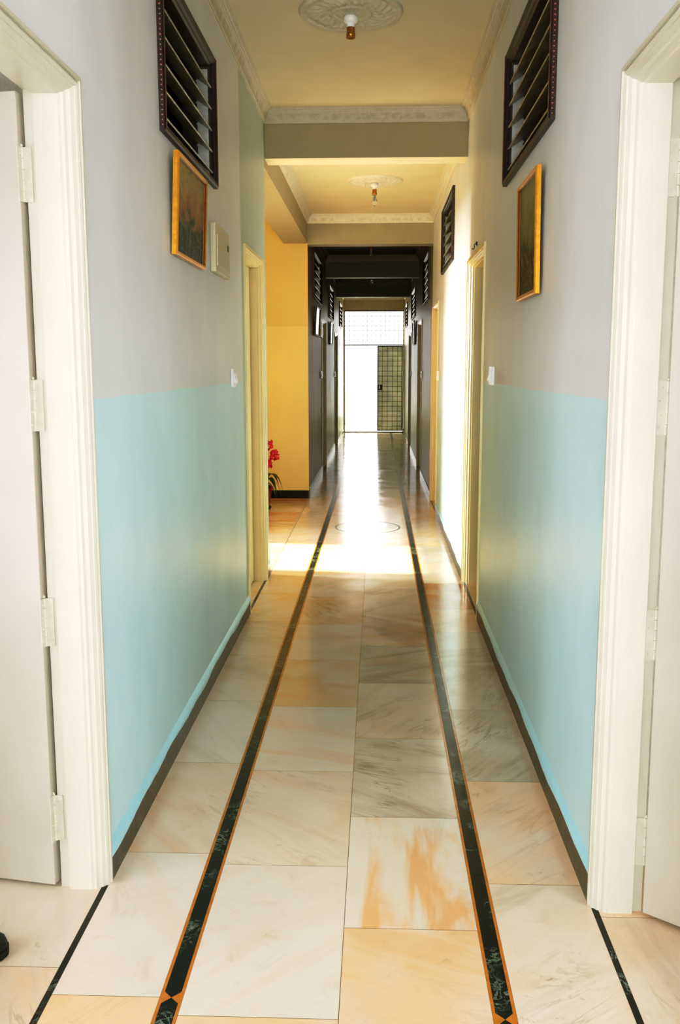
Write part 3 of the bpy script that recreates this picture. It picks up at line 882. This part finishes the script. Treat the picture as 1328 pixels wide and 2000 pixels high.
def holder(x, y, z, bulb, lab):
    root = empty('lamp_holder', (x, y, z), lab, 'lamp')
    z0 = z - .026
    bm = BM(); lathe(bm, [(.034, 0), (.036, -.008), (.036, -.022), (.030, -.030), (.021, -.034), (.0195, -.048), (.0205, -.050)], (x, y, z0), 24)
    obj('base', bm, M['switch'], root, True)
    bm = BM(); lathe(bm, [(.019, -.046), (.020, -.052), (.0195, -.072), (.0215, -.076), (.0225, -.098), (.019, -.098), (.018, -.07)], (x, y, z0), 24)
    sk = obj('brass_socket', bm, M['brass'], root, True)
    bm = BM(); lathe(bm, [(.0178, -.082), (.0178, -.086)], (x, y, z0), 20)
    obj('socket_core', bm, M['black'], sk)
    if bulb:
        bm = BM(); lathe(bm, [(.011, -.084), (.0115, -.104), (.014, -.118), (.022, -.136), (.0265, -.152), (.0265, -.164), (.022, -.178), (.012, -.187), (.004, -.190), (.002, -.197)], (x, y, z0), 24)
        b = obj('light_bulb', bm, M['bulb'], root, True); b['label'] = 'clear unlit glass bulb'
        bm = BM(); lathe(bm, [(.004, -.10), (.006, -.125), (.003, -.148)], (x, y, z0), 10)
        obj('filament_stem', bm, M['switch'], b, True)
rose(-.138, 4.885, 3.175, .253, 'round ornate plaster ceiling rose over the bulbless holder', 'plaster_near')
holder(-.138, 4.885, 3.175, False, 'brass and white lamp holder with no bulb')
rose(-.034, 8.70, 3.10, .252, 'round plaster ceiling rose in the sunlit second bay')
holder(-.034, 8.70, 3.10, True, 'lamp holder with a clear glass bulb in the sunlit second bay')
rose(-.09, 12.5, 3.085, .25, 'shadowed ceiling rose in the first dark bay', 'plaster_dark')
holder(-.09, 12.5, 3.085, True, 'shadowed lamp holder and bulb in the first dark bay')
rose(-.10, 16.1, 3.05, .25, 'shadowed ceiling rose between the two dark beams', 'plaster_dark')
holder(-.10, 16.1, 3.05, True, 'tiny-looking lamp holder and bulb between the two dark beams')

# ------------------------------------------------------------------ metal gate
GY = YEND + .03
g = empty('metal_gate', ((XL + XR) / 2, GY, 0), 'metal gate with a barred top and one grille leaf at the corridor end', 'gate')
x0, x1, zt, zm = XL + .014, XR - .008, 2.718, 1.957
bm = BM()
box(bm, x0, x0 + .022, GY - .02, GY + .02, 0, zt); box(bm, x1 - .022, x1, GY - .02, GY + .02, 0, zt)
box(bm, x0 + .022, x1 - .022, GY - .02, GY + .02, zt - .022, zt); box(bm, x0 + .022, x1 - .022, GY - .02, GY + .02, zm - .012, zm + .012)
box(bm, x0 + .022, x1 - .022, GY - .02, GY + .02, 0.0, .022)
obj('gate_frame', bm, M['iron'], g)
bm = BM()
nx = 13; pitch = (x1 - x0 - .044) / nx
for i in range(1, nx): box(bm, x0 + .022 + i * pitch - .005, x0 + .022 + i * pitch + .005, GY - .004, GY + .004, zm + .012, zt - .022)
zz = zt - .022 - .105
while zz > zm + .05:
    box(bm, x0 + .022, x1 - .022, GY - .009, GY - .003, zz - .005, zz + .005); zz -= .105
obj('top_grille', bm, M['iron_pale'], g)
lx0, lx1 = -.006, x1 - .024
leaf = empty('gate_leaf', (0, 0, 0), None, None); leaf.parent = g; leaf.matrix_parent_inverse = Matrix.Translation(g.location).inverted()
bm = BM()
box(bm, lx0, lx0 + .024, GY - .03, GY - .004, .03, zm - .016); box(bm, lx1 - .022, lx1, GY - .03, GY - .004, .03, zm - .016)
box(bm, lx0, lx1, GY - .03, GY - .004, .03, .052); box(bm, lx0, lx1, GY - .03, GY - .004, zm - .036, zm - .016)
obj('leaf_frame', bm, M['iron'], leaf)
bm = BM()
for i in range(1, 5):
    xx = lx0 + (lx1 - lx0) * i / 5; box(bm, xx - .005, xx + .005, GY - .026, GY - .016, .05, zm - .03)
for i in range(1, 17):
    z = .03 + (zm - .05) * i / 17; box(bm, lx0 + .02, lx1 - .02, GY - .036, GY - .026, z - .005, z + .005)
obj('grille', bm, M['iron'], leaf)
bm = BM(); box(bm, lx0 + .01, lx1 - .01, GY - .010, GY - .006, .04, zm - .02)
sh = obj('backing_sheet', bm, M['sheet'], leaf); sh['label'] = 'olive sheet fixed behind the bars'
bm = BM()
box(bm, lx0 - .004, lx0 + .115, GY - .052, GY - .036, .955, 1.075, 0, .004)
lk = obj('lock', bm, M['iron'], leaf)
bm = BM(); lathe(bm, [(.022, 0), (.022, .06), (.012, .08)], (lx0 + .06, GY - .066, .985), 12); obj('padlock', bm, M['steel'], leaf, True)

# ------------------------------------------------------------------ potted plant in the lobby
px, py = -1.235, 9.75
p = empty('potted_plant', (px, py, 0), 'red-potted plant with bright pink flowers at the lobby corner', 'plant')
bm = BM(); lathe(bm, [(.10, 0), (.118, .002), (.128, .020), (.132, .026), (.124, .026), (.112, .012)], (px, py, 0), 28)
obj('saucer', bm, M['black'], p, True)
bm = BM(); lathe(bm, [(.096, .012), (.104, .02), (.138, .205), (.150, .208), (.152, .236), (.142, .238), (.132, .205)], (px, py, 0), 28)
obj('pot', bm, M['pot'], p, True)
bm = BM(); lathe(bm, [(.131, .190), (.133, .203), (.06, .212), (.01, .214)], (px, py, 0), 20)
obj('soil', bm, M['soil'], p, True)
def leafmesh(bm, ang, L, W, rise, droop, mi):
    N = 9; L0, R0, C0 = [], [], []
    d = Vector((math.cos(ang), math.sin(ang), 0)); sd = Vector((-d.y, d.x, 0))
    for i in range(N + 1):
        t = i / N
        c = Vector((px, py, .205)) + d * (L * (t - .12 * t * t)) + Vector((0, 0, rise * math.sin(t * 1.9) - droop * t ** 2.6))
        w = W * (math.sin(min(1, t * 1.04 + .04) * math.pi) ** .7) * (1 - .25 * t)
        C0.append(bm.verts.new(c - Vector((0, 0, .010 * (1 - t))))); L0.append(bm.verts.new(c + sd * w)); R0.append(bm.verts.new(c - sd * w))
    for i in range(N):
        for a, b in ((L0, C0), (C0, R0)):
            f = bm.faces.new((a[i], a[i + 1], b[i + 1], b[i])); f.material_index = mi
rl = random.Random(3)
spec = [(-.15, .27, .036, .26, .26, 1), (.25, .25, .042, .20, .30, 0), (-.6, .26, .040, .22, .26, 0), (.75, .27, .04, .24, .22, 0), (-1.2, .28, .042, .25, .25, 0), (1.5, .27, .04, .25, .2, 0),
        (2.2, .27, .04, .24, .22, 1), (2.9, .28, .042, .2, .22, 0), (3.6, .27, .04, .25, .24, 0), (4.2, .26, .04, .22, .2, 1), (0.0, .20, .045, .14, .28, 0), (-.9, .20, .045, .15, .26, 0)]
for a, L, W, r, d, mi in spec:
    bm = BM(); leafmesh(bm, a, L * 1.12, W * 1.35, r, d, mi)
    lf = obj('leaf', bm, [M['leafg'], M['leafb']], p, True)
for tip, base in (((px + .175, py - .03, .575), (px + .01, py, .21)), ((px + .10, py + .02, .665), (px, py + .01, .21)), ((px - .12, py - .04, .60), (px - .01, py, .21)), ((px + .115, py - .07, .50), (px, py - .01, .21))):
    bm = BM()
    b0, t0 = Vector(base), Vector(tip)
    mid = (b0 + t0) / 2 + Vector((0, 0, .09)) - (t0 - b0).cross(Vector((0, 0, 1))) * .1
    pts = [b0 * (1 - t) ** 2 + mid * 2 * t * (1 - t) + t0 * t * t for t in [i / 6 for i in range(7)]]
    tube(bm, pts, .0035, 6)
    stm = obj('flower_stem', bm, M['stem'], p, True)
    bm = BM()
    for q in range(26):
        c = t0 + Vector((rl.uniform(-.042, .042), rl.uniform(-.04, .04), rl.uniform(-.05, .045)))
        e = Vector((rl.uniform(-1, 1), rl.uniform(-1, 1), rl.uniform(-.2, 1))).normalized()
        a = e.orthogonal().normalized(); b = e.cross(a)
        for k in range(5):
            th = k * 2 * math.pi / 5; dd = a * math.cos(th) + b * math.sin(th); s2 = e.cross(dd)
            v = [bm.verts.new(c), bm.verts.new(c + dd * .012 + s2 * .010 + e * .004), bm.verts.new(c + dd * .025 + e * .009), bm.verts.new(c + dd * .012 - s2 * .010 + e * .004)]
            bm.faces.new(v)
    obj('blossom', bm, M['petal'], stm)

# ------------------------------------------------------------------ shoe: only its toe comes into the frame
def shoe():
    root = empty('shoe', (-1.075, 2.155, 0), 'black shoe toe on the room floor below the open door', 'shoe')
    # stations along -X from the toe: (distance, half width, height)
    stn = [(0.0, .004, .022), (.006, .022, .034), (.018, .036, .043), (.04, .044, .050), (.08, .047, .056), (.12, .043, .068), (.16, .037, .082), (.20, .036, .090), (.245, .036, .096), (.272, .028, .096), (.282, .010, .088)]
    tx, cy = -.930, 2.155
    bm = BM(); rings = []
    for d, hw, hh in stn:
        r = []
        for k in range(16):
            t = 2 * math.pi * k / 16
            cx_, cz = math.cos(t), math.sin(t)
            r.append(bm.verts.new((tx - d, cy + hw * math.copysign(abs(cx_) ** .75, cx_), .014 + (hh - .014) * (.5 + .5 * math.copysign(abs(cz) ** .8, cz)))))
        rings.append(r)
    for A, B in zip(rings, rings[1:]):
        for k in range(16): bm.faces.new((A[k], A[(k + 1) % 16], B[(k + 1) % 16], B[k]))
    bm.faces.new(rings[0]); bm.faces.new(rings[-1])
    obj('upper', bm, M['shoe'], root, True)
    bm = BM(); top, bot = [], []
    for z, lst in ((.018, top), (0.0, bot)):
        for d, hw, hh in stn: lst.append(bm.verts.new((tx + .003 - d * 1.01, cy + hw * 1.06, z)))
        for d, hw, hh in reversed(stn): lst.append(bm.verts.new((tx + .003 - d * 1.01, cy - hw * 1.06, z)))
    bm.faces.new(top); bm.faces.new(bot[::-1])
    for k in range(len(top)): bm.faces.new((top[k], top[(k + 1) % len(top)], bot[(k + 1) % len(top)], bot[k]))
    obj('sole', bm, M['sole'], root)
shoe()

# ------------------------------------------------------------------ light
w = bpy.data.worlds.new('daylight'); SC.world = w; w.use_nodes = True
nt = w.node_tree; bg = nt.nodes['Background']
sky = nt.nodes.new('ShaderNodeTexSky'); sky.sky_type = 'HOSEK_WILKIE'; sky.turbidity = 8
sky.sun_direction = Vector((-.85, .1, .45)).normalized()
mixn = nt.nodes.new('ShaderNodeMix'); mixn.data_type = 'RGBA'; mixn.inputs[0].default_value = 0.12
mixn.inputs[6].default_value = (1, 1, 1, 1); nt.links.new(sky.outputs[0], mixn.inputs[7]); nt.links.new(mixn.outputs[2], bg.inputs[0])
bg.inputs[1].default_value = 3.0

def lamp(kind, name, loc, energy, color, rot=None, **kw):
    l = bpy.data.lights.new(name, kind); l.energy = energy; l.color = color
    for k_, v in kw.items(): setattr(l, k_, v)
    o = bpy.data.objects.new(name, l); COL.objects.link(o); o.location = loc
    if rot is not None: o.rotation_euler = Vector(rot).to_track_quat('-Z', 'Y').to_euler()
    return o
lamp('SUN', 'sun', (-6, 8, 5), 40.0, (1.0, .96, .52), rot=(1, -.10, -.45), angle=math.radians(1.2))
# area light added inside the corridor behind the viewpoint, for frontal daylight
lamp('AREA', 'rear_fill', (-.08, -1.7, 1.45), 165.0, (.93, .96, 1.0), rot=(0, 1, -.05), shape='RECTANGLE', size=1.25, size_y=2.0)
# window light in the two front rooms, spilling through the open doors onto the opposite walls
lamp('AREA', 'room_window', (-2.3, 1.2, 1.25), 34.0, (.94, .97, 1.0), rot=(1, .45, 0), shape='RECTANGLE', size=1.2, size_y=1.7)
lamp('AREA', 'room_window', (2.2, 1.1, 1.25), 34.0, (.94, .97, 1.0), rot=(-1, .45, 0), shape='RECTANGLE', size=1.2, size_y=1.7)
# lamp added outside the lobby to whiten the wall opposite; bright sky through gate
lamp('AREA', 'lobby_wall_fill', (-9.5, 7.95, 2.12), 2700.0, (1.0, .98, .94), rot=(1, -.03, -.05), shape='RECTANGLE', size=1.0, size_y=.8)
lamp('AREA', 'lobby_warm_fill', (-2.6, 8.7, 2.9), 7.0, (1.0, .92, .5), rot=(.3, 0, -1), shape='RECTANGLE', size=1.6, size_y=2.0)  # warm fill added under the lobby ceiling, no fitting there
lamp('AREA', 'gate_daylight', (-.4, YEND + 1.0, 1.5), 40.0, (1, 1, 1), rot=(0, -1, -.05), shape='RECTANGLE', size=1.2, size_y=2.4)
# photographic contrast of the print
vs = SC.view_settings
vs.use_curve_mapping = True
cm = vs.curve_mapping
def curve(i, pts):
    c = cm.curves[i]
    c.points[0].location = pts[0]; c.points[-1].location = pts[-1]
    for q in pts[1:-1]: c.points.new(*q)
curve(3, [(0, 0), (.06, .042), (.22, .20), (.55, .62), (1, 1)])
curve(2, [(0, 0), (.10, .083), (.30, .28), (.65, .65), (1, 1)])
cm.update()

# ------------------------------------------------------------------ camera
f, pitch, yaw, roll = 1842.686, 0.1525, 0.0395, -0.0011
cp, sp, cy, sy = math.cos(pitch), math.sin(pitch), math.cos(yaw), math.sin(yaw)
fwd = Vector((-sy * cp, cy * cp, -sp)); right = Vector((cy, sy, 0)); up = right.cross(fwd)
r2 = right * math.cos(roll) + up * math.sin(roll); u2 = up * math.cos(roll) - right * math.sin(roll)
cam = bpy.data.cameras.new('camera'); co = bpy.data.objects.new('camera', cam); COL.objects.link(co)
m = Matrix((r2, u2, -fwd)).transposed().to_4x4(); m.translation = Vector((0, 0, 1.47)); co.matrix_world = m
cam.sensor_fit = 'VERTICAL'; cam.sensor_height = 36.0; cam.lens = 36.0 * f / 2000.0
cam.clip_start = 0.05; cam.clip_end = 200
SC.camera = co
